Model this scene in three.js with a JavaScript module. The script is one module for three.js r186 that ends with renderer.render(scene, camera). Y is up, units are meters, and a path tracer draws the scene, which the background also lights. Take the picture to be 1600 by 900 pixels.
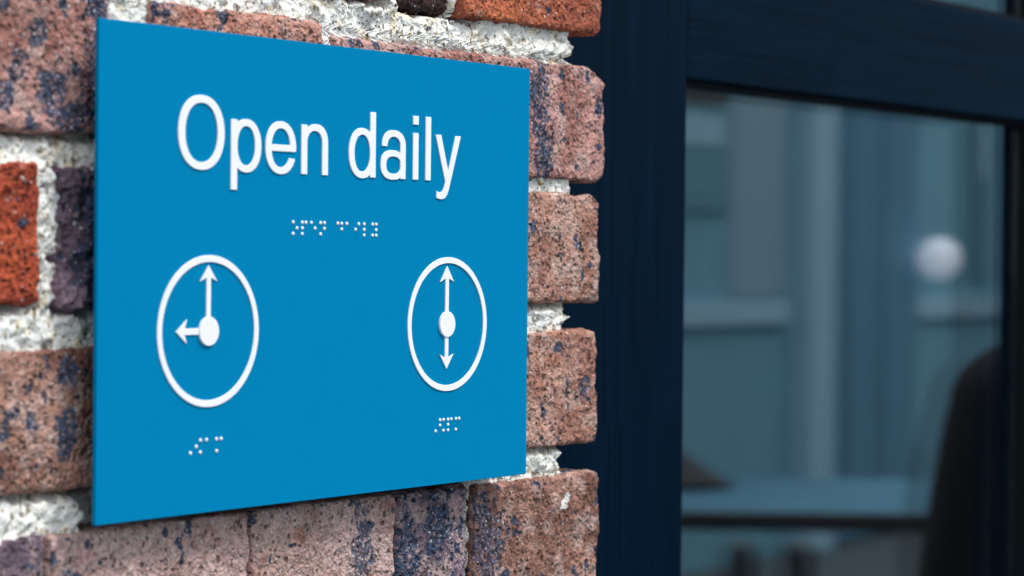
import * as THREE from 'three';
import { mergeGeometries, mergeVertices } from 'three/addons/utils/BufferGeometryUtils.js';
import { RoundedBoxGeometry } from 'three/addons/geometries/RoundedBoxGeometry.js';

// ------------------------------------------------------------------ camera, sky, sun, exposure
const scene = new THREE.Scene();
const camera = new THREE.PerspectiveCamera(13.231, 16 / 9, 0.05, 400);
camera.rotation.order = 'YXZ';
camera.position.set(-0.97132, 1.50999, 0.78726);
camera.rotation.set(-0.01389, -0.96825, 0.00982);
camera.focus = 1.31;
camera.userData.fStop = 9;

const renderer = new THREE.WebGLRenderer({ antialias: true });
renderer.toneMapping = THREE.LinearToneMapping;
renderer.toneMappingExposure = 1.82;
renderer.shadowMap.enabled = true;

{ // an even, overcast sky
  const w = 128, h = 64, d = new Float32Array(w * h * 4);
  for (let j = 0; j < h; j++) for (let i = 0; i < w; i++) {
    const s = Math.sin(((j + 0.5) / h - 0.5) * Math.PI), L = 0.42 + 0.78 * Math.max(0, s);
    d.set([L * 0.93, L * 0.985, L * 1.06, 1], (j * w + i) * 4);
  }
  const t = new THREE.DataTexture(d, w, h, THREE.RGBAFormat, THREE.FloatType);
  t.mapping = THREE.EquirectangularReflectionMapping; t.magFilter = t.minFilter = THREE.LinearFilter; t.needsUpdate = true;
  scene.background = t; scene.environment = t;
}
const sun = new THREE.DirectionalLight(new THREE.Color().setRGB(1, 0.985, 0.965), 1.5);
sun.position.set(0.3 + 2.6, 1.5 + 6.6, 3.6); sun.target.position.set(0.3, 1.5, 0);
sun.castShadow = true; sun.shadow.radius = 24; sun.shadow.mapSize.set(2048, 2048); sun.shadow.bias = -0.0004;
Object.assign(sun.shadow.camera, { left: -2, right: 2, top: 2, bottom: -2, near: 0.5, far: 20 });
scene.add(sun, sun.target);

// ------------------------------------------------------------------ helpers
function rngOf(seed) { let a = seed | 0; return () => { a = (a + 0x6d2b79f5) | 0; let t = Math.imul(a ^ (a >>> 15), 1 | a); t = (t + Math.imul(t ^ (t >>> 7), 61 | t)) ^ t; return ((t ^ (t >>> 14)) >>> 0) / 4294967296; }; }
function hash(x, y, z) { let h = Math.imul(x, 374761393) ^ Math.imul(y, 668265263) ^ Math.imul(z, 2147483647 ^ 0x5bd1e995); h = Math.imul(h ^ (h >>> 13), 1274126177); h ^= h >>> 16; h = Math.imul(h, 0x85ebca6b); return ((h ^ (h >>> 15)) >>> 0) / 4294967296; }
const fade = (t) => t * t * t * (t * (t * 6 - 15) + 10), mix = (a, b, t) => a + (b - a) * t;
const clamp = (v, a = 0, b = 1) => Math.min(b, Math.max(a, v)), smooth = (a, b, v) => { const t = clamp((v - a) / (b - a)); return t * t * (3 - 2 * t); };
function n2(x, y, s) { const i = Math.floor(x), j = Math.floor(y), u = fade(x - i), v = fade(y - j); return mix(mix(hash(i, j, s), hash(i + 1, j, s), u), mix(hash(i, j + 1, s), hash(i + 1, j + 1, s), u), v) * 2 - 1; }
function n3(x, y, z) {
  const i = Math.floor(x), j = Math.floor(y), k = Math.floor(z), u = fade(x - i), v = fade(y - j), w = fade(z - k);
  const f = (a) => mix(mix(hash(i, j, k + a), hash(i + 1, j, k + a), u), mix(hash(i, j + 1, k + a), hash(i + 1, j + 1, k + a), u), v);
  return mix(f(0), f(1), w) * 2 - 1;
}
function fbm(x, y, s, o = 4) { let a = 1, t = 0, n = 0; for (let k = 0; k < o; k++) { t += a * n2(x, y, s + k * 17); n += a; a *= 0.55; x = x * 2.03 + 1.7; y = y * 2.03 - 3.1; } return t / n; }
// scattered spots: returns how far inside the strongest spot a point lies (0 outside .. 1 middle) and that spot's own random number
const spotOut = [0, 0];
function spots(x, y, cell, chance, r0, r1, s, ragged) {
  const gx = x / cell, gy = y / cell, ci = Math.floor(gx), cj = Math.floor(gy); let best = 0, id = 0;
  for (let a = -1; a < 2; a++) for (let b = -1; b < 2; b++) {
    const i = ci + a, j = cj + b;
    if (hash(i, j, s) > chance) continue;
    const px = i + hash(i, j, s + 1), py = j + hash(i, j, s + 2), q = hash(i, j, s + 3), r = (r0 + (r1 - r0) * q * q) / cell, st = 0.6 + 0.9 * hash(i, j, s + 4);
    const dx = (gx - px) * st, dy = (gy - py) / st, d = Math.hypot(dx, dy) / r + ragged;
    if (1 - d > best) { best = 1 - d; id = hash(i, j, s + 5); }
  }
  spotOut[0] = best; spotOut[1] = id; return best;
}
const enc = (v) => { v = clamp(v); return 255 * (v <= 0.0031308 ? 12.92 * v : 1.055 * Math.pow(v, 1 / 2.4) - 0.055); };
const dec = (v) => { v /= 255; return v <= 0.04045 ? v / 12.92 : Math.pow((v + 0.055) / 1.055, 2.4); };
const rgb = (r, g, b) => [dec(r), dec(g), dec(b)];
function texturePair(w, h, fn) {
  const c = new Uint8Array(w * h * 4), m = new Uint8Array(w * h * 4);
  for (let j = 0; j < h; j++) for (let i = 0; i < w; i++) {
    const [r, g, b, e] = fn(i, j), k = (j * w + i) * 4, v = clamp(e) * 255;
    c[k] = enc(r); c[k + 1] = enc(g); c[k + 2] = enc(b); c[k + 3] = 255; m[k] = m[k + 1] = m[k + 2] = v; m[k + 3] = 255;
  }
  const make = (data, srgb) => { const t = new THREE.DataTexture(data, w, h); t.magFilter = THREE.LinearFilter; t.minFilter = THREE.LinearMipmapLinearFilter; t.generateMipmaps = true; t.wrapS = t.wrapT = THREE.RepeatWrapping; if (srgb) t.colorSpace = THREE.SRGBColorSpace; t.needsUpdate = true; return t; };
  return [make(c, true), make(m, false)];
}
const mat = (c, rough = 0.7, more = {}) => new THREE.MeshPhysicalMaterial({ color: new THREE.Color().setRGB(...c), roughness: rough, ...more });
const taken = new Map();
const numbered = (name) => { const n = taken.get(name) || 0; taken.set(name, n + 1); return n ? name + '_' + String(n).padStart(3, '0') : name; };
function mesh(name, geometry, material, parent) { const m = new THREE.Mesh(geometry, material); m.name = parent === scene ? numbered(name) : name; m.castShadow = m.receiveShadow = true; parent.add(m); return m; }
function thing(name, label, category, [x, y, z] = [0, 0, 0], turn = 0, group) { const g = new THREE.Group(); g.name = numbered(name); g.position.set(x, y, z); g.rotation.y = turn; g.userData = { label, category }; if (group) g.userData.group = group; scene.add(g); return g; }
function structure(name, geometry, material) { const m = mesh(name, geometry, material, scene); m.userData = { kind: 'structure' }; return m; }
const box = (x0, x1, y0, y1, z0, z1, r = 0) => (r ? new RoundedBoxGeometry(x1 - x0, y1 - y0, z1 - z0, 2, r) : new THREE.BoxGeometry(x1 - x0, y1 - y0, z1 - z0)).translate((x0 + x1) / 2, (y0 + y1) / 2, (z0 + z1) / 2);
const scaleUV = (g, sx, sy) => { const u = g.attributes.uv; for (let i = 0; i < u.count; i++) u.setXY(i, u.getX(i) * sx, u.getY(i) * sy); return g; };

// ------------------------------------------------------------------ ground
{
  const g = new THREE.PlaneGeometry(300, 300, 1, 1).rotateX(-Math.PI / 2);
  const [c, b] = texturePair(512, 512, (i, j) => { const x = i / 32, y = j / 32, v = 0.11 + 0.02 * fbm(x, y, 900, 5) + 0.02 * (hash(i, j, 901) - 0.5); return [v * 0.72, v * 0.95, v * 1.08, 0.5 + 0.5 * fbm(x * 4, y * 4, 902, 3)]; });
  for (const t of [c, b]) t.repeat.set(150, 150);
  structure('ground', g, mat([1, 1, 1], 0.9, { map: c, bumpMap: b, bumpScale: 0.004 }));
}

// ------------------------------------------------------------------ brick wall
const Y0 = 1.5, EDGE = 0.265, DEPTH = 0.102;
const wall = thing('brick_wall', 'weathered pink and brown brick wall with rough white lime mortar behind the blue sign', 'wall');
const PX = 0.0004; // metres per texel of a brick's texture

const DARK = rgb(40, 58, 80);
function brickMaterial(o) {
  const { w, h, seed: s } = o, nx = Math.ceil(w / PX), ny = Math.ceil(h / PX);
  const [c1, c2] = o.tones, top = o.top, rag = o.ragged ?? 1;
  const [map, bump] = texturePair(nx, ny, (i, j) => {
    const x = i * PX, y = j * PX, X = x * 1000 + s * 31, Y = y * 1000 + s * 57;
    const big = fbm(X / 26, Y / 26, s, 4), mid = fbm(X / 5, Y / 5, s + 100, 4), fine = fbm(X / 1.3, Y / 1.3, s + 200, 3), grit = hash(i >> 1, j >> 1, s + 7) - 0.5;
    const t = clamp(0.5 + 1.5 * big + 0.7 * mid);
    let r = mix(c1[0], c2[0], t), g = mix(c1[1], c2[1], t), b = mix(c1[2], c2[2], t), e = 0.55 + 0.16 * mid + 0.2 * fine + 0.06 * grit;
    const mott = fbm(X / 2.4, Y / 2.4, s + 250, 3);
    let k = 1 + 0.42 * fine + 0.2 * mid + 0.34 * mott + 0.3 * grit;
    // pale sandy crust in patches
    const crust = smooth(0.05, 0.5, fbm(X / 11, Y / 11, s + 300, 4) + (o.crust ?? 0));
    r = mix(r, 0.47, crust * 0.5); g = mix(g, 0.34, crust * 0.5); b = mix(b, 0.30, crust * 0.5);
    r *= k; g *= k; b *= k;
    // blue-black burnt flecks and the large burnt patches
    const wob = (0.95 * fbm(X / 3.2, Y / 3.2, s + 400, 4) + 0.4 * fine) * rag;
    let burnt = smooth(0, 0.3, spots(X, Y, 11, o.flecks ?? 0.35, 0.9, 4.4, s + 11, wob)), patch = 0;
    for (const [px, py, rx, ry, a = 1] of o.patches || []) patch = Math.max(patch, a * smooth(0.0, 0.35, 1 - Math.hypot((x - px) / rx, (y - py) / ry) + 0.2 + 0.7 * fbm(X / 4.5, Y / 4.5, s + 500, 4)));
    burnt = Math.max(burnt, patch * smooth(-0.4, 0.1, fbm(X / 1.7, Y / 1.7, s + 520, 3) + 0.16));
    const glint = smooth(0.25, 0.6, fine + 0.3 * grit);
    if (burnt > 0) {
      const q = 0.95 + 0.8 * (hash(i >> 1, j >> 1, s + 9) - 0.5) + 0.7 * mott;
      r = mix(r, DARK[0] * q + 0.14 * glint, burnt * 0.93); g = mix(g, DARK[1] * q + 0.155 * glint, burnt * 0.93); b = mix(b, DARK[2] * q + 0.2 * glint, burnt * 0.9);
      e -= 0.08 * burnt;
    }
    // iron spots and small pits, shade inside the pits painted into the brick colour
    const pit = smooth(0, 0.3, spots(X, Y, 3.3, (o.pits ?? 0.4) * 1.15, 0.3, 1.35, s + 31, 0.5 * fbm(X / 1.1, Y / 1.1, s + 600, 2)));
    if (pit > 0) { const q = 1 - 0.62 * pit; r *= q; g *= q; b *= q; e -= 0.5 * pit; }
    // pale grains
    const grain = smooth(0, 0.35, spots(X, Y, 3.2, (o.grains ?? 0.3) + 0.12, 0.2, 0.8, s + 51, 0.4 * fine));
    if (grain > 0) { r = mix(r, 0.7, grain * 0.8); g = mix(g, 0.64, grain * 0.8); b = mix(b, 0.6, grain * 0.8); e += 0.12 * grain; }
    // lime smears
    for (const [px, py, rx, ry, a = 0] of o.lime || []) {
      const ca = Math.cos(a), sa = Math.sin(a), dx = x - px, dy = y - py, m = smooth(0, 0.15, 1 - Math.hypot((dx * ca + dy * sa) / rx, (dy * ca - dx * sa) / ry) + 0.5 * fbm(X / 2, Y / 2, s + 700, 3));
      r = mix(r, 0.72, m * 0.92); g = mix(g, 0.7, m * 0.92); b = mix(b, 0.66, m * 0.92); e += 0.2 * m;
    }
    return [Math.max(r, 0.008), Math.max(g, 0.008), Math.max(b, 0.01), e];
  });
  const m = new THREE.MeshPhysicalMaterial({ map, bumpMap: bump, bumpScale: 0.0032, roughness: 0.88, specularIntensity: 0.5 });
  for (const t of [map, bump]) t.repeat.set(1 / (nx * PX), 1 / (ny * PX));
  return m;
}
function brickGeometry(w, h, cell, seed, amp = 1, cuts = [], depth = DEPTH) {
  const nx = Math.max(2, Math.round(w / cell)), ny = Math.max(2, Math.round(h / cell)), nz = Math.max(2, Math.round(Math.min(28, depth / cell / 3)));
  let g = new THREE.BoxGeometry(w, h, depth, nx, ny, nz);
  const back = g.groups[5]; g.setIndex(Array.from(g.index.array).filter((_, i) => i < back.start || i >= back.start + back.count));
  g.deleteAttribute('normal'); g.deleteAttribute('uv'); g.clearGroups(); g = mergeVertices(g, 1e-6);
  const p = g.attributes.position, uv = new Float32Array(p.count * 2), v = new THREE.Vector3(), c = new THREE.Vector3();
  for (let i = 0; i < p.count; i++) {
    v.fromBufferAttribute(p, i); const z0 = v.z;
    for (const [cx, cy, ex, ey] of cuts) { const nx_ = Math.sign(cx) / ex, ny_ = Math.sign(cy) / ey, nl = Math.hypot(nx_, ny_), dd = ((v.x - cx * w / 2) * nx_ + (v.y - cy * h / 2) * ny_) / nl + 1 / nl + 0.001 * n3(v.x * 200, v.y * 200, v.z * 200); if (dd > 0) { v.x -= dd * nx_ / nl; v.y -= dd * ny_ / nl; } }
    const sx = v.x * 1000 + seed * 13.7, sy = v.y * 1000 - seed * 7.3, sz = v.z * 1000;
    const R = 0.0022 + amp * 0.0022 * Math.max(0, n3(sx / 14, sy / 14, sz / 14 + seed) + 0.3 + 0.8 * n3(sx / 5, sy / 5, sz / 5));
    c.set(clamp(v.x, -w / 2 + R, w / 2 - R), clamp(v.y, -h / 2 + R, h / 2 - R), Math.min(v.z, depth / 2 - R));
    const ox = v.x - c.x, oy = v.y - c.y, oz = v.z - c.z, L = Math.hypot(ox, oy, oz) || 1;
    const d = amp * (0.0009 * n3(sx / 22, sy / 22, sz / 22) + 0.00065 * n3(sx / 7, sy / 7, sz / 7 + 40) + 0.0006 * n3(sx / 2.9, sy / 2.9, sz / 2.9) + 0.00038 * n3(sx / 1.5, sy / 1.5, sz / 1.5));
    const k = (R + d) / L, X = c.x + ox * k, Y = c.y + oy * k, Z = c.z + oz * k, b = Math.max(0, depth / 2 - R - v.z);
    p.setXYZ(i, X, Y, Z);
    const ax = w / 2 - Math.abs(X), ay = h / 2 - Math.abs(Y);
    uv[i * 2] = X + w / 2 + (b > 0 && ax < ay ? Math.sign(X) * b : 0); uv[i * 2 + 1] = Y + h / 2 + (b > 0 && ay <= ax ? Math.sign(Y) * b : 0);
  }
  g.setAttribute('uv', new THREE.BufferAttribute(uv, 2)); g.computeVertexNormals();
  return g.translate(0, 0, -depth / 2);
}
// the bricks that the photograph shows: x0, x1, y0, y1 about the sign's middle, how far the face stands back
const PINK = [rgb(180, 134, 125), rgb(146, 98, 88)], SALMON = [rgb(188, 138, 122), rgb(160, 102, 84)], TAN = [rgb(190, 148, 131), rgb(150, 104, 88)], ORANGE = [rgb(180, 100, 66), rgb(146, 78, 58)],
  RED = [rgb(172, 78, 48), rgb(140, 58, 40)], BROWN = [rgb(166, 123, 106), rgb(120, 82, 70)], MAUVE = [rgb(128, 106, 116), rgb(92, 76, 86)], GREYPINK = [rgb(186, 150, 144), rgb(142, 100, 88)], CHAR = [rgb(62, 42, 36), rgb(36, 24, 24)];
const shown = [
  { r: [0.1245, 0.264, 0.1385, 0.204], back: 0, cuts: [[1, -1, 0.006, 0.005]], tones: ORANGE, flecks: 0.25, pits: 0.4, grains: 0.12, crust: -0.3 },
  { r: [0.072, 0.1195, 0.1385, 0.204], back: 0.006, tones: CHAR, flecks: 0.2, amp: 1.8, crust: -0.6 },
  { r: [-0.150, 0.061, 0.141, 0.205], back: 0.001, tones: PINK },
  { r: [-0.372, -0.1475, 0.0615, 0.1285], back: 0.0005, tones: PINK, flecks: 0.5, pits: 0.45, grains: 0.7, crust: 0.12, patches: [[0.178, 0.042, 0.006, 0.007], [0.166, 0.027, 0.005, 0.007], [0.187, 0.015, 0.008, 0.013], [0.200, 0.006, 0.016, 0.007], [0.212, 0.028, 0.007, 0.02, 0.8], [0.214, 0.058, 0.008, 0.008], [0.158, 0.014, 0.006, 0.006]] },
  { r: [-0.1205, 0.0036, 0.0555, 0.1255], back: 0, tones: SALMON, flecks: 0.18, pits: 0.3, patches: [[0.004, 0.066, 0.009, 0.006], [0.03, 0.072, 0.03, 0.004, 0.5]] },
  { r: [0.0134, 0.268, 0.053, 0.1195], back: 0, tones: PINK, flecks: 0.45, pits: 0.35, crust: 0.1, cuts: [[1, 1, 0.02, 0.009], [1, -1, 0.006, 0.008]], patches: [[0.186, 0.045, 0.009, 0.03], [0.190, 0.012, 0.009, 0.018], [0.248, 0.045, 0.004, 0.005], [0.017, 0.062, 0.006, 0.005]] },
  { r: [-0.405, -0.1908, -0.0138, 0.0478], back: 0.0015, tones: RED, flecks: 0.12, pits: 0.62, grains: 0.1, crust: -0.5, lime: [[0.204, 0.054, 0.0022, 0.0009, -0.7]] },
  { r: [-0.1795, -0.083, -0.0165, 0.0460], back: 0.0, tones: MAUVE, flecks: 0.5, pits: 0.3, amp: 2.6, patches: [[0.015, 0.02, 0.01, 0.012, 0.8], [0.02, 0.045, 0.008, 0.008, 0.8]], crust: -0.2 },
  { r: [-0.071, 0.139, -0.017, 0.0458], back: 0.001, tones: BROWN },
  { r: [0.1500, 0.2645, -0.0182, 0.0450], back: 0.0005, tones: TAN, flecks: 0.22, pits: 0.55, crust: 0.2, cuts: [[1, 1, 0.009, 0.007]] },
  { r: [-0.335, -0.112, -0.0978, -0.0340], back: 0.001, tones: BROWN, flecks: 0.5, pits: 0.4, grains: 0.45, crust: 0.0, patches: [[0.1600, 0.026, 0.006, 0.011], [0.161, 0.053, 0.006, 0.007], [0.139, 0.033, 0.003, 0.005], [0.128, 0.036, 0.004, 0.003], [0.121, 0.010, 0.003, 0.003, 0.8], [0.148, 0.055, 0.002, 0.003]] },
  { r: [-0.101, 0.122, -0.0985, -0.0345], back: 0.001, tones: PINK },
  { r: [0.1335, 0.2628, -0.1006, -0.0346], back: 0, tones: TAN, flecks: 0.45, pits: 0.5, crust: 0.08, patches: [[0.116, 0.034, 0.006, 0.006]] },
  { r: [-0.408, -0.1862, -0.183, -0.1160], back: 0.0015, tones: MAUVE, flecks: 0.3, crust: 0.1 },
  { r: [-0.1838, -0.0500, -0.184, -0.1165], back: 0, tones: GREYPINK, flecks: 0.2, pits: 0.35, grains: 0.85, crust: 0.6, patches: [[0.010, 0.045, 0.006, 0.006]] },
  { r: [-0.0478, 0.0686, -0.183, -0.1165], back: 0.0008, tones: GREYPINK, flecks: 0.22, pits: 0.3, grains: 0.88, crust: 0.6, patches: [[0.088, 0.04, 0.008, 0.026, 0.9]] },
  { r: [0.0722, 0.1352, -0.184, -0.1172], back: 0.0015, tones: MAUVE, amp: 1.6, flecks: 0.5, grains: 0.4, patches: [[0.007, 0.03, 0.009, 0.03], [0.035, 0.045, 0.01, 0.016]], crust: 0.2 },
  { r: [0.1392, 0.2664, -0.1838, -0.1178], back: 0, tones: BROWN, flecks: 0.4, pits: 0.5, crust: 0.05, patches: [[0.012, 0.035, 0.016, 0.022, 0.85], [0.006, 0.055, 0.01, 0.008]], lime: [[0.0905, 0.050, 0.0065, 0.0032, 0.85]] },
];
shown.forEach((o, n) => {
  const [x0, x1, y0, y1] = o.r, w = x1 - x0, h = y1 - y0;
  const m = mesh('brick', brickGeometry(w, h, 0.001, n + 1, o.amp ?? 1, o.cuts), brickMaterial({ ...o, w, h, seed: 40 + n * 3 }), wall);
  m.position.set((x0 + x1) / 2, Y0 + (y0 + y1) / 2, -o.back); o.material = m.material;
});
{ // the rest of the wall beyond what the photograph shows
  const R = rngOf(77), kinds = [0, 3, 5, 6, 9, 10, 12, 14].map((k) => shown[k].material), shapes = new Map();
  const shape = (L, v) => { const key = L + '/' + v; if (!shapes.has(key)) shapes.set(key, brickGeometry(L, 0.064, 0.008, 300 + v * 7 + Math.round(L * 1000), 1)); return shapes.get(key); };
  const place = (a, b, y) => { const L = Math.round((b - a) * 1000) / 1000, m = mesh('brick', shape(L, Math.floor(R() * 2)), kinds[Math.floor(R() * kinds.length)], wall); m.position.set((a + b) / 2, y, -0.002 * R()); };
  const rows = [];
  for (let y = Y0 + 0.250; y < 2.72; y += 0.0795) rows.push(y);
  for (let y = Y0 - 0.230; y > 0.0; y -= 0.0795) rows.push(y);
  rows.forEach((y, k) => {
    let b = EDGE, head = k % 2;
    while (b > -0.75) { const L = head ? 0.105 : 0.215; if (b - L < -0.9) break; place(b - L, b, y); b -= L + 0.012; head = !head; }
    let a = 2.12; head = k % 2; while (a < 2.5) { const L = head ? 0.105 : 0.215; place(a, a + L, y); a += L + 0.012; head = !head; }
  });
  for (const [k, y] of [0.1715, 0.0945, 0.0155, -0.066, -0.150].entries()) {
    let b = [-0.162, -0.385, -0.417, -0.347, -0.42][k]; for (let q = 0; q < 2; q++) { place(b - 0.215, b, Y0 + y); b -= 0.227; }
    let a = 2.12, head = k % 2; while (a < 2.5) { const L = head ? 0.105 : 0.215; place(a, a + L, Y0 + y); a += L + 0.012; head = !head; }
  }
}
{ // mortar: colour and relief
  const [map, bump] = texturePair(1536, 1024, (i, j) => {
    const X = i / 3, Y = j / 3, mid = fbm(X / 4, Y / 4, 1100, 4), big = fbm(X / 22, Y / 22, 1150, 4), fine = fbm(X / 1.1, Y / 1.1, 1200, 3), grit = hash(i, j, 1210) - 0.5;
    let v = 0.8 * (1 + 0.1 * big + 0.08 * fine + 0.12 * grit), r = v, g = v * (0.975 - 0.02 * big), b = v * (0.9 - 0.05 * big), e = 0.5 + 0.22 * mid + 0.2 * fine + 0.05 * grit;
    const ochre = smooth(0.25, 0.6, fbm(X / 7 + 9, Y / 7, 1250, 4)); r *= 1 - 0.1 * ochre; g *= 1 - 0.2 * ochre; b *= 1 - 0.38 * ochre;
    for (const [cell, ch, r0, r1, s] of [[2.7, 0.5, 0.3, 0.95, 1300], [5, 0.42, 0.5, 1.7, 1340]]) {
      const q = smooth(0, 0.3, spots(X, Y, cell, ch, r0, r1, s, 0.5 * fine)), id = spotOut[1];
      if (q > 0) { const c = id < 0.35 ? [0.2, 0.12, 0.055] : id < 0.6 ? [0.36, 0.25, 0.13] : id < 0.8 ? [0.19, 0.14, 0.09] : [0.5, 0.46, 0.4]; r = mix(r, c[0], q * 0.85); g = mix(g, c[1], q * 0.85); b = mix(b, c[2], q * 0.85); e += (id < 0.5 ? -0.3 : 0.2) * q; }
    }
    return [r, g, b, e];
  });
  const S = 0.512; for (const t of [map, bump]) t.repeat.set(1 / S, 1.5 / S);
  const lime = new THREE.MeshPhysicalMaterial({ map, bumpMap: bump, bumpScale: 0.0019, roughness: 0.95, specularIntensity: 0.4 });
  // core behind the joints
  mesh('mortar_core', mergeGeometries([box(-0.9, 0.185, 0, 2.7, -DEPTH, -0.034), box(-0.9, 0.238, 0, Y0 - 0.2005, -0.0339, -0.008), box(-0.9, 0.238, Y0 + 0.2205, 2.7, -0.0339, -0.008), box(-0.9, -0.2605, Y0 - 0.2, Y0 + 0.22, -0.0339, -0.008), box(2.13, 2.6, 0, 2.7, -DEPTH, -0.008)]), lime, wall);
  // the joints in view
  const x0 = -0.26, ya = -0.2, yb = 0.22, nx = 440, ny = 380, nb = 18, P = [], U = [], I = [];
  const voids = shown.map((o) => o.r);
  const endAt = (y) => 0.2405 + 0.013 * n2(y * 1000 / 6.5, 3.3, 1507) + 0.0045 * n2(y * 1000 / 3, 8.1, 1501) + 0.001 * n2(y * 1000 / 2, 2.1, 1502);
  const relief = (x, y) => {
    const X = x * 1000, Y = y * 1000;
    let z = -0.0042 + 0.0028 * fbm(X / 14, Y / 14, 1600, 3) + 0.0015 * fbm(X / 4.2, Y / 4.2, 1610, 3) + 0.0009 * fbm(X / 1.7, Y / 1.7, 1620, 2);
    const hole = spots(X, Y, 8, 0.35, 0.8, 2.8, 1630, 0.5 * fbm(X / 2, Y / 2, 1640, 2)); z -= 0.004 * smooth(0, 0.5, hole);
    for (const [a, b, c] of voids) if (x > a - 0.002 && x < b + 0.002) { const d = c - y; if (d > -0.004 && d < 0.008) z -= 0.009 * smooth(0.005, 0.0005, d + 0.0022 * n2(X / 4, Y / 9, 1650)) * smooth(-0.25, 0.3, n2(X / 26, c * 300, 1660) + 0.25); }
    if (y < -0.09) z -= 0.02 * smooth(0.139, 0.132, x) * smooth(-0.163, -0.159, x + 0.004 * n2(Y / 3, X / 5, 1670)); // open joints under the sign and between the lower bricks
    if (y > 0.12) z -= 0.011 * smooth(0.069, 0.073, x) * smooth(0.1225, 0.1185, x) * smooth(0.1365, 0.1385, y);
    return z;
  };
  for (let j = 0; j <= ny; j++) {
    const y = ya + (yb - ya) * j / ny, xe = endAt(y);
    for (let i = 0; i <= nx + nb; i++) {
      let x, z, u;
      if (i <= nx) { x = x0 + (xe - x0) * i / nx; z = relief(x, y); if (i > nx - 30) x += 0.0016 * (i - nx + 30) / 30 * n2(i / 2.5, y * 400, 1710); const f = smooth(xe - 0.007, xe, x); z = mix(z, -0.009, f * f); u = x; }
      else { const t = (i - nx) / nb; z = -0.009 - t * 0.09; x = xe + 0.004 * n2(t * 30, y * 300, 1700) * Math.min(1, t * 6) + 0.002 * n2(t * 90, y * 900, 1701); u = xe + t * 0.09; }
      P.push(x, Y0 + y, z); U.push(u + 0.4 + (i <= nx ? z : 0), y + 0.3 + 0.6 * z);
    }
  }
  const W = nx + nb + 1;
  for (let j = 0; j < ny; j++) for (let i = 0; i < nx + nb; i++) { const a = j * W + i; I.push(a, a + 1, a + W + 1, a, a + W + 1, a + W); }
  const g = new THREE.BufferGeometry(); g.setAttribute('position', new THREE.Float32BufferAttribute(P, 3)); g.setAttribute('uv', new THREE.Float32BufferAttribute(U, 2)); g.setIndex(I); g.computeVertexNormals();
  mesh('mortar', g, lime, wall);
  // grit standing out of the mortar
  const R = rngOf(5), sets = [[], [], []];
  for (let n = 0; n < 1500; n++) {
    const x = -0.23 + R() * 0.465, y = -0.13 + R() * 0.29, r = 0.0004 + 0.0011 * R() * R(), q = R();
    if (voids.some(([a, b, c, d]) => x > a && x < b && y > c && y < d)) continue;
    sets[q < 0.35 ? 0 : q < 0.75 ? 1 : 2].push(new THREE.IcosahedronGeometry(r, 1).scale(0.7 + R() * 0.9, 0.7 + R() * 0.6, 0.8).rotateZ(R() * 3).translate(x, Y0 + y, relief(x, y) + r * 0.2));
  }
  [[0.3, 0.2, 0.09], [0.62, 0.56, 0.48], [0.2, 0.15, 0.1]].forEach((c, k) => { const m = mesh('grit', mergeGeometries(sets[k]), mat(c, 0.8), wall); m.userData.kind = 'stuff'; });
  mesh('lintel', box(0.24, 2.15, 2.3, 2.7, -DEPTH - 0.05, -0.004, 0.004), mat([0.4, 0.38, 0.35], 0.9), wall);
}

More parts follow.
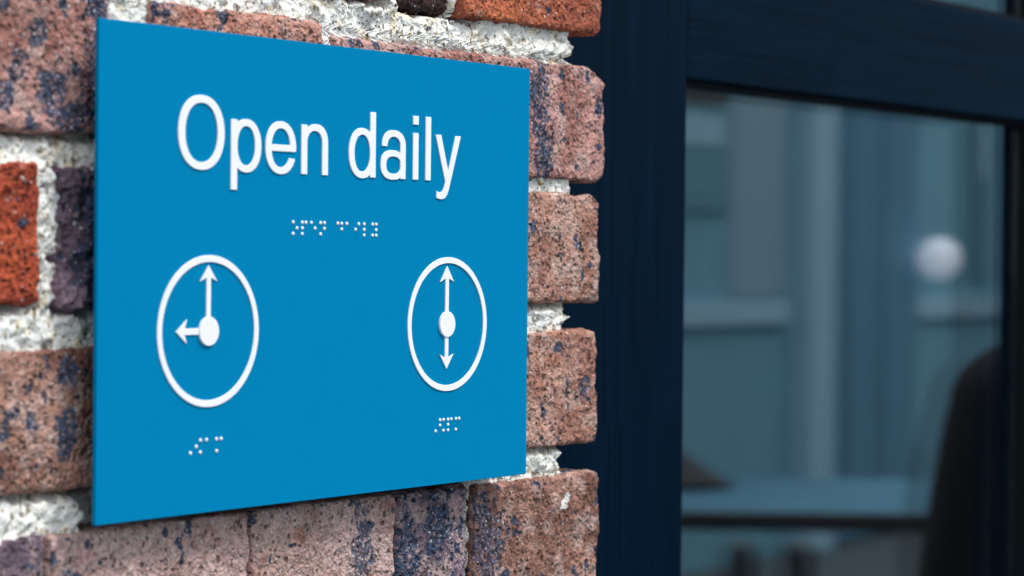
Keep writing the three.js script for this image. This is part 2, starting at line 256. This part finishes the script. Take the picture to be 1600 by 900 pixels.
// ------------------------------------------------------------------ the sign
const sign = thing('wall_sign', 'flat blue opening hours sign with raised white lettering, braille and two clock symbols on brick', 'sign', [0, Y0, 0.010]);
{
  const W = 0.3396, H = 0.225, t = 0.003, tb = 0.0008;
  const [sm, sb] = texturePair(256, 256, (i, j) => { const k = 1 + 0.02 * (hash(i, j, 2001) - 0.5) + 0.012 * fbm(i / 40, j / 40, 2002, 3); return [0.0004, 0.203 * k, 0.408 * k, 0.5 + 0.3 * fbm(i / 3, j / 3, 2003, 2)]; });
  for (const q of [sm, sb]) q.repeat.set(3, 2);
  const blue = new THREE.MeshPhysicalMaterial({ map: sm, bumpMap: sb, bumpScale: 0.00003, roughness: 0.7, specularIntensity: 0.02 });
  const white = mat([0.86, 0.85, 0.86], 0.55, { specularIntensity: 0.5 });
  mesh('face_sheet', box(-W / 2, W / 2, -H / 2, H / 2, t - 0.0006, t, 0.0002), blue, sign);
  mesh('core', box(-W / 2 + 0.0002, W / 2 - 0.0002, -H / 2 + 0.0002, H / 2 - 0.0002, tb, t - 0.0006), blue, sign);
  for (const [x, y] of [[-0.13, 0.085], [0.13, 0.085], [-0.13, -0.085], [0.13, -0.085]]) mesh('spacer', new THREE.CylinderGeometry(0.008, 0.008, 0.0108, 20).rotateX(Math.PI / 2).translate(x, y, tb - 0.0055), mat([0.05, 0.05, 0.055], 0.6), sign);

  // letters: an implicit outline for each, traced into a shape (millimetres above the baseline)
  const ell = (x, y, cx, cy, rx, ry, n = 2.15) => (Math.pow(Math.pow(Math.abs(x - cx) / rx, n) + Math.pow(Math.abs(y - cy) / ry, n), 1 / n) - 1) * Math.min(rx, ry);
  const rect = (x, y, a, b, c, d) => Math.max(a - x, x - b, c - y, y - d);
  const ring = (x, y, cx, cy, rx, ry, sx, sy) => Math.max(ell(x, y, cx, cy, rx, ry), -ell(x, y, cx, cy, rx - sx, ry - sy));
  const letters = [
    [-118.1, 32.1, (x, y) => ring(x, y, 16.05, 17, 16.05, 17.4, 4.8, 3.6)],
    [-81.3, 21.9, (x, y) => Math.min(rect(x, y, 0, 4.5, -9, 24.3), Math.max(ring(x, y, 11, 12.1, 10.9, 12.7, 4.5, 3.4), 0.6 - x))],
    [-56.2, 22.9, (x, y) => Math.min(Math.max(ring(x, y, 11.45, 12.2, 11.45, 12.8, 4.4, 3.4), -rect(x, y, 12, 30, 7.4 - (x - 19) * 0.12, 10.5)), Math.max(rect(x, y, 2.5, 22.9, 10.5, 13.7), ell(x, y, 11.45, 12.2, 11.45, 12.8)))],
    [-29.2, 20.7, (x, y) => Math.min(rect(x, y, 0, 4.5, 0, 24.3), rect(x, y, 16.2, 20.7, 0, 15.4), Math.max(ell(x, y, 11.4, 15.2, 9.3, 9.7, 2.3), -ell(x, y, 10.3, 15.2, 5.9, 6.3, 2.2), 15.2 - y, 1 - x))],
    [8.2, 21.9, (x, y) => Math.min(rect(x, y, 17.4, 21.9, 0, 33.2), Math.max(ring(x, y, 10.9, 12.1, 10.9, 12.7, 4.5, 3.4), x - 21.3))],
    [34.4, 21.4, (x, y) => Math.min(rect(x, y, 16.6, 21, 0, 16.8), Math.max(ell(x, y, 11, 16.4, 10, 8.5, 2.3), -ell(x, y, 11, 16.4, 5.6, 5.1, 2.2), 16.4 - y), Math.max(ell(x, y, 10, 7, 10, 7.6, 2.4), x - 18, -ell(x, y, 10.7, 6.95, 6.1, 4.4, 2.5)))],
    [61.7, 5.1, (x, y) => Math.min(rect(x, y, 0.1, 4.7, 0, 24.3), rect(x, y, 0.1, 4.7, 28.6, 33.2))],
    [72.6, 5.3, (x, y) => rect(x, y, 0.1, 4.7, 0, 33.2)],
  ];
  const ext = { depth: 0.0006, bevelEnabled: true, bevelThickness: 0.00012, bevelSize: 0.00012, bevelOffset: -0.00012, bevelSegments: 1, curveSegments: 32 };
  function traced(f, w, cell = 0.25) {
    const gx = Math.ceil((w + 3) / cell), gy = Math.ceil(50 / cell), ox = -1.513, oy = -12.017, v = (i, j) => f(ox + i * cell, oy + j * cell), next = new Map(), pts = new Map();
    const val = new Float32Array((gx + 1) * (gy + 1)); for (let j = 0; j <= gy; j++) for (let i = 0; i <= gx; i++) val[j * (gx + 1) + i] = v(i, j);
    const V = (i, j) => val[j * (gx + 1) + i], key = (i, j, e) => (j * (gx + 1) + i) * 2 + e;
    const pt = (i, j, e) => { const k = key(i, j, e); if (!pts.has(k)) { const a = V(i, j), b = e ? V(i, j + 1) : V(i + 1, j), t = a / (a - b); pts.set(k, e ? [ox + i * cell, oy + (j + t) * cell] : [ox + (i + t) * cell, oy + j * cell]); } return k; };
    for (let j = 0; j < gy; j++) for (let i = 0; i < gx; i++) {
      const a = V(i, j) < 0, b = V(i + 1, j) < 0, c = V(i + 1, j + 1) < 0, d = V(i, j + 1) < 0, out = [], inn = [];
      // walking the cell counter-clockwise, a segment runs from where the walk leaves the letter to where it enters
      for (const [p, q, e] of [[a, b, [i, j, 0]], [b, c, [i + 1, j, 1]], [c, d, [i, j + 1, 0]], [d, a, [i, j, 1]]]) if (p !== q) (p ? out : inn).push(pt(...e));
      out.forEach((o, n) => next.set(o, inn[n]));
    }
    const loops = [], seen = new Set();
    for (const s of next.keys()) { if (seen.has(s)) continue; const l = []; let k = s; while (k !== undefined && !seen.has(k)) { seen.add(k); l.push(new THREE.Vector2(...pts.get(k))); k = next.get(k); } if (l.length > 8) loops.push(l); }
    // drop points that lie on a straight run
    const slim = (l) => l.filter((p, n) => { const a = l[(n + l.length - 1) % l.length], b = l[(n + 1) % l.length]; return Math.abs((p.x - a.x) * (b.y - a.y) - (p.y - a.y) * (b.x - a.x)) > 1e-4; }).map((p) => p.multiplyScalar(0.001));
    const L = loops.map(slim).map((l) => ({ l, a: THREE.ShapeUtils.area(l) })), big = Math.max(...L.map((o) => Math.abs(o.a))), sgn = Math.sign(L.find((o) => Math.abs(o.a) === big).a);
    const solids = L.filter((o) => Math.sign(o.a) === sgn).map((o) => new THREE.Shape(o.l)), holes = L.filter((o) => Math.sign(o.a) !== sgn);
    for (const h of holes) solids[0].holes.push(new THREE.Path(h.l));
    return solids;
  }
  const BASE = 0.0478;
  for (const [x, w, f] of letters) mesh('letter', new THREE.ExtrudeGeometry(traced(f, w), ext).translate(x / 1000, BASE, t - 0.0001), white, sign);
  const y = new THREE.Shape(), M = (v) => v / 1000;
  y.moveTo(0, M(24.3)); y.lineTo(M(4.9), M(24.3)); y.lineTo(M(11.4), M(5.2)); y.lineTo(M(17.8), M(24.3)); y.lineTo(M(22.5), M(24.3)); y.lineTo(M(12.6), M(-2.9));
  y.bezierCurveTo(M(10.8), M(-7.8), M(9.0), M(-9.6), M(5.4), M(-9.6)); y.bezierCurveTo(M(3.6), M(-9.6), M(2.4), M(-9.4), M(1.2), M(-8.9)); y.lineTo(M(1.2), M(-5.3));
  y.bezierCurveTo(M(2.4), M(-5.8), M(3.3), M(-5.9), M(4.4), M(-5.9)); y.bezierCurveTo(M(6.9), M(-5.9), M(7.6), M(-4.2), M(8.9), M(-0.4)); y.closePath();
  mesh('letter', new THREE.ExtrudeGeometry(y, ext).translate(0.0815, BASE, t - 0.0001), white, sign);

  // two clock symbols
  const arrow = (len, head, half, notch, shaft) => { const s = new THREE.Shape(); s.moveTo(-shaft, 0); s.lineTo(shaft, 0); s.lineTo(shaft, len - notch); s.lineTo(half, len - head); s.lineTo(0, len); s.lineTo(-half, len - head); s.lineTo(-shaft, len - notch); s.closePath(); return new THREE.ExtrudeGeometry(s, ext); };
  const clock = (cx, cy, hx, hands) => {
    const o = new THREE.Shape(); o.absarc(cx, cy, 0.0355, 0, 2 * Math.PI); const h = new THREE.Path(); h.absarc(cx, cy, 0.0323, 0, 2 * Math.PI, true); o.holes.push(h);
    const r = mesh('clock_symbol', new THREE.ExtrudeGeometry(o, { ...ext, curveSegments: 96 }).translate(0, 0, t - 0.0001), white, sign);
    for (const [name, turn, ...a] of hands) mesh(name, arrow(...a).rotateZ(turn).translate(hx, cy, t - 0.0001), white, r);
    const d = new THREE.Shape(); d.absarc(hx, cy, 0.0068, 0, 2 * Math.PI); mesh('hub', new THREE.ExtrudeGeometry(d, { ...ext, depth: 0.0012, curveSegments: 48 }).translate(0, 0, t - 0.0001), white, r);
  };
  clock(-0.0957, -0.0277, -0.0963, [['minute_hand', 0, 0.0308, 0.0075, 0.0059, 0.0058, 0.0015], ['hour_hand', Math.PI / 2, 0.0222, 0.0072, 0.0056, 0.0058, 0.0015]]);
  clock(0.0941, -0.0278, 0.0930, [['minute_hand', 0, 0.0308, 0.0084, 0.0061, 0.0066, 0.0015], ['hour_hand', Math.PI, 0.0237, 0.0078, 0.0061, 0.0060, 0.0015]]);

  const dot = new THREE.SphereGeometry(0.00092, 14, 7, 0, 2 * Math.PI, 0, Math.PI / 2).rotateX(Math.PI / 2).scale(1, 1, 0.75);
  const braille = [
    [[-34.6, 24.2], [-31.7, 21.4], [-34.6, 18.6], [-27.6, 24.2], [-24.8, 24.2], [-27.6, 21.4], [-27.6, 18.6], [-20.6, 24.2], [-17.7, 21.4], [-13.4, 24.2], [-10.4, 24.2], [-10.4, 21.4], [-13.4, 18.6], [0.2, 24.1], [3.3, 24.1], [7.4, 24.1], [3.3, 21.3], [17.1, 24.1], [14.6, 21.3], [21.6, 24.1], [21.6, 21.3], [21.6, 18.5], [28.5, 24.1], [31.5, 24.1], [31.5, 21.3], [28.5, 18.5], [31.5, 18.5]],
    [[-100.8, -78.5], [-96.6, -78.5], [-103.7, -81.3], [-107.7, -84.1], [-100.8, -84.1], [-89.5, -78.5], [-86.3, -78.5], [-89.4, -84.1]],
    [[88.2, -78.4], [91.3, -78.4], [95.3, -78.4], [98.3, -78.4], [102.5, -78.4], [105.4, -78.4], [88.2, -81.2], [95.4, -81.2], [84.3, -84.1], [91.2, -84.1], [95.4, -84.1], [102.5, -84.1]],
  ];
  for (const row of braille) { const m = mesh('braille_dots', mergeGeometries(row.map(([a, b]) => dot.clone().translate(a / 1000, b / 1000, t))), white, sign); m.userData.kind = 'stuff'; }
}

// ------------------------------------------------------------------ the dark glazed timber screen
const screen = thing('glazed_timber_screen', 'dark navy painted timber window frame with large glass pane beside the brick wall', 'window', [0, 0, -0.07]);
{
  const [pm, pb] = texturePair(256, 1024, (i, j) => {
    const u = i / 256 * 130, v = j / 1024 * 700, s = fbm(u / 1.6, v / 120, 3000, 4), q = fbm(u / 9, v / 160, 3050, 3), k = 1 + 0.3 * q + 0.22 * s;
    const sp = smooth(0, 0.4, spots(u, v, 30, 0.12, 0.3, 1.1, 3060, 0)); const p = 0.08 * sp;
    return [0.0002 * k + p * 0.4, 0.0072 * k + p * 0.6, 0.0185 * k + p * 0.7, 0.5 + 0.4 * s];
  });
  const U = (g, x) => { const p = g.attributes.position, uv = g.attributes.uv; for (let i = 0; i < p.count; i++) { const a = p.getX(i) + p.getZ(i), b = p.getY(i); uv.setXY(i, x ? b / 0.13 : a / 0.13, x ? a / 0.7 : b / 0.7); } return g; };
  const paint = new THREE.MeshPhysicalMaterial({ map: pm, bumpMap: pb, bumpScale: 0.0004, roughness: 0.6, specularIntensity: 0.06 });
  const black = mat([0.006, 0.007, 0.009], 0.7, { specularIntensity: 0.1 });
  const top = 1.7165, rb = 1.6295, xl = 0.4825, xr = 1.084;
  mesh('jamb', U(box(0.268, 0.3735, 0.02, 2.297, -0.09, 0.008, 0.002)), paint, screen);
  mesh('jamb', U(box(2.06, 2.12, 0.02, 2.297, -0.09, 0.008, 0.002)), paint, screen);
  mesh('stile', U(box(0.3765, xl, 0.02, 2.29, -0.055, 0, 0.0025)), paint, screen);
  mesh('stile', U(box(xr, 1.192, 0.02, 2.29, -0.055, 0, 0.0025)), paint, screen);
  mesh('stile', U(box(1.95, 2.057, 0.02, 2.29, -0.055, 0, 0.0025)), paint, screen);
  const bays = [[xl, xr], [1.192, 1.95]];
  for (const [l, r] of bays) for (const [a, b] of [[0.02, 0.32], [rb, top], [2.2, 2.29]]) mesh('rail', U(box(l + 0.0004, r - 0.0004, a, b, -0.055, -0.0012, 0.002), true), paint, screen);
  const pane = mat([1, 1, 1], 0.0, { transmission: 1, thickness: 0, ior: 1.7 });
  for (const [l, r] of bays) for (const [a, b] of [[0.32, rb], [top, 2.2]]) {
    for (const z of [-0.016, -0.038]) mesh('glass_pane', box(l + 0.001, r - 0.001, a + 0.001, b - 0.001, z - 0.004, z), pane, screen);
    mesh('glazing_bead', mergeGeometries([box(l + 0.0005, r - 0.0005, b - 0.0035, b - 0.0005, -0.0155, -0.006), box(l + 0.0005, r - 0.0005, a + 0.0005, a + 0.0035, -0.0155, -0.006), box(l + 0.0005, l + 0.0035, a + 0.0036, b - 0.0036, -0.0155, -0.006), box(r - 0.0035, r - 0.0005, a + 0.0036, b - 0.0036, -0.0155, -0.006)]), black, screen);
  }
}
{ // the dim room behind the glass
  const dim = mat([0.24, 0.25, 0.27], 0.9), z1 = -DEPTH - 0.062, z0 = -7.5, xa = -1.0, xb = 13;
  structure('room_floor', box(xa, xb, -0.06, 0.006, z0, z1), dim); structure('room_ceiling', box(xa, xb, 2.7, 2.78, z0, z1), dim);
  structure('room_wall_back', box(xa, xb, 0.007, 2.699, z0 - 0.1, z0), dim); structure('room_wall_left', box(xa - 0.1, xa, 0.007, 2.699, z0, z1), dim); structure('room_wall_right', box(xb, xb + 0.1, 0.007, 2.699, z0, z1), dim);
  structure('room_wall_front', mergeGeometries([box(xa, 0.29, 0.007, 2.699, z1, -DEPTH - 0.002), box(2.10, xb, 0.007, 2.699, z1, -DEPTH - 0.002), box(0.2905, 2.0995, 2.292, 2.699, z1 - 0.002, -DEPTH - 0.055)]), dim);
}

// ------------------------------------------------------------------ what the glass mirrors: the other side of the lane
{
  const [fm, fb] = texturePair(512, 512, (i, j) => { const k = 1 + 0.12 * fbm(i / 60, j / 60, 4000, 5) + 0.06 * (hash(i, j, 4001) - 0.5); return [0.17 * k, 0.40 * k, 0.50 * k, 0.5 + 0.4 * fbm(i / 6, j / 6, 4002, 3)]; });
  const stucco = mat([1, 1, 1], 0.9, { map: fm, bumpMap: fb, bumpScale: 0.003 }), pale = mat([0.32, 0.54, 0.66], 0.8), slate = mat([0.085, 0.24, 0.35], 0.7), grey = mat([0.12, 0.31, 0.38], 0.75);
  const glass = mat([0.03, 0.05, 0.06], 0.08), Z = 5.0;
  const b = thing('lane_building', 'pale blue grey rendered building across the lane, mirrored in the window glass', 'building', [0, 0, Z]);
  mesh('wall', scaleUV(box(2, 24, 0.0, 3.7, 0, 4), 6, 1.5), stucco, b);
  mesh('parapet', box(1.95, 24.05, 3.7, 3.85, -0.06, 4.05, 0.01), pale, b);
  for (const [x0, x1] of [[10.22, 10.49], [6.2, 6.5], [14.6, 14.9], [18.6, 18.9]]) mesh('pilaster', box(x0, x1, 0, 3.6, -0.12, 0.01, 0.01), pale, b);
  for (const [x0, x1] of [[6.52, 10.13], [11.60, 14.58], [14.92, 18.58]]) mesh('string_course', box(x0, x1, 1.17, 1.29, -0.05, 0.01, 0.008), pale, b);
  for (const [x0, x1] of [[10.61, 11.58], [15.6, 16.6]]) { const d = mesh('door', box(x0, x1, 0.02, 3.1, -0.06, 0.01, 0.01), slate, b); for (const q of [0, 1]) mesh('door_panel', box(x0 + 0.1 + q * 0.42, x0 + 0.4 + q * 0.42, 0.3, 2.8, -0.075, -0.06, 0.004), slate, d); }
  for (const [x0, x1, y0, y1] of [[8.5, 9.52, 1.72, 2.42], [12.36, 12.58, 1.4, 2.7], [16.9, 17.9, 1.5, 2.6]]) {
    const f = mesh('window', box(x0, x1, y0, y1, -0.03, 0.01, 0.006), grey, b);
    mesh('pane', box(x0 + 0.06, x1 - 0.06, y0 + 0.06, y0 + (y1 - y0) * 0.42, -0.035, -0.03), grey, f); mesh('blind', box(x0 + 0.06, x1 - 0.06, y0 + (y1 - y0) * 0.45, y1 - 0.24, -0.038, -0.031), pale, f); mesh('pane', box(x0 + 0.06, x1 - 0.06, y1 - 0.2, y1 - 0.06, -0.035, -0.03), glass, f);
  }
  mesh('panel', box(9.56, 10.13, 1.31, 3.4, -0.02, 0.005, 0.005), mat([0.25, 0.41, 0.49], 0.85), b);

  const lamp = thing('globe_lamp', 'white opal globe wall lamp on the building across the lane, mirrored in the glass', 'lamp', [11.54, 1.505, 4.8]);
  mesh('globe', new THREE.SphereGeometry(0.115, 32, 20), mat([0.85, 0.87, 0.9], 0.3, { emissive: new THREE.Color().setRGB(0.6, 0.72, 0.9), emissiveIntensity: 0.35 }), lamp);
  const glow = new THREE.PointLight(new THREE.Color().setRGB(0.75, 0.88, 1), 0.012, 0, 2); glow.castShadow = true; lamp.add(glow);
  mesh('bracket', new THREE.CylinderGeometry(0.02, 0.02, 0.1, 12).rotateX(Math.PI / 2).translate(0, 0, 0.152), mat([0.4, 0.42, 0.45], 0.5), lamp);

  // a table with a bag, two posts and a covered stack, between the glass and that building
  const tx = 5.66, tz = 2.6, turn = Math.atan2(0.59, 0.40), table = thing('outdoor_table', 'long pale topped outdoor table with dark edge, mirrored low in the glass', 'table', [tx, 0, tz], turn);
  const iron = mat([0.012, 0.014, 0.017], 0.55);
  mesh('table_top', box(-1.2, 0.75, 0.715, 0.735, 0.03, 1.2, 0.004), mat([0.045, 0.14, 0.21], 0.8, { specularIntensity: 0.3 }), table);
  mesh('apron', box(-1.2, 0.75, 0.678, 0.734, 0.0, 0.029, 0.004), iron, table);
  for (const [x, z] of [[-1.1, 1.1], [0.66, 1.1], [-1.1, 0.09], [0.66, 0.09]]) mesh('leg', box(x - 0.03, x + 0.03, 0.002, 0.714, z - 0.03, z + 0.03, 0.004), iron, table);
  const prof = [[0.0, 0], [0.17, 0], [0.165, 0.025], [0.115, 0.045], [0.062, 0.088], [0.03, 0.12], [0, 0.128]].map(([a, c]) => new THREE.Vector2(a, c));
  const bag = mesh('soft_bag', new THREE.LatheGeometry(prof, 28), mat([0.015, 0.018, 0.022], 0.85), scene); bag.position.set(6.19, 0.737, 3.28); bag.scale.set(1.12, 0.95, 1.12);
  bag.userData = { label: 'small dark slouched bag lying on the outdoor table', category: 'bag' };
  for (const [x, z] of [[4.63, 2.15], [4.72, 2.03]]) {
    const p = thing('slim_post', 'slim black round topped steel post beside the outdoor table, mirrored in the glass', 'post', [x, 0, z], 0, 'slim black posts in the lane');
    mesh('shaft', new THREE.LatheGeometry([[0, 0], [0.036, 0], [0.036, 0.74], [0.032, 0.758], [0.02, 0.771], [0.01, 0.779], [0, 0.781]].map(([a, c]) => new THREE.Vector2(a, c)), 20), iron, p);
    mesh('base_plate', new THREE.CylinderGeometry(0.06, 0.065, 0.012, 24).translate(0, 0.007, 0), iron, p);
  }
  const cover = new THREE.BufferGeometry(), P = [], I = [], nu = 96, nv = 44;
  for (let j = 0; j <= nv; j++) for (let i = 0; i <= nu; i++) {
    const a = 2 * Math.PI * i / nu, v = j / nv, yv = v < 0.3 ? 1.4 - 0.125 * (1 - Math.cos(v / 0.3 * Math.PI / 2)) : 1.275 - (v - 0.3) / 0.7 * 1.255;
    const rr = v < 0.3 ? 0.26 * Math.sin(v / 0.3 * Math.PI / 2) ** 0.8 : 0.26 + 0.165 * Math.pow((v - 0.3) / 0.7, 0.8), fold = 1 + 0.05 * Math.max(0, v - 0.25) * Math.sin(a * 9 + 1.5 * Math.sin(a * 2));
    P.push(Math.cos(a) * rr * fold, yv + 0.008 * n2(Math.cos(a) * 4 + 9, Math.sin(a) * 4, 91), Math.sin(a) * rr * fold);
  }
  for (let j = 0; j < nv; j++) for (let i = 0; i < nu; i++) { const q = j * (nu + 1) + i; I.push(q, q + 1, q + nu + 2, q, q + nu + 2, q + nu + 1); }
  cover.setAttribute('position', new THREE.Float32BufferAttribute(P, 3)); cover.setIndex(I); cover.computeVertexNormals();
  const c = mesh('furniture_cover', cover, mat([0.006, 0.006, 0.008], 0.9, { side: THREE.DoubleSide, specularIntensity: 0.2 }), scene); c.position.set(2.885, 0, 0.51);
  c.userData = { label: 'tall black rounded cloth cover standing beside the wall, mirrored dark in the glass', category: 'cover' };
}
renderer.render(scene, camera);
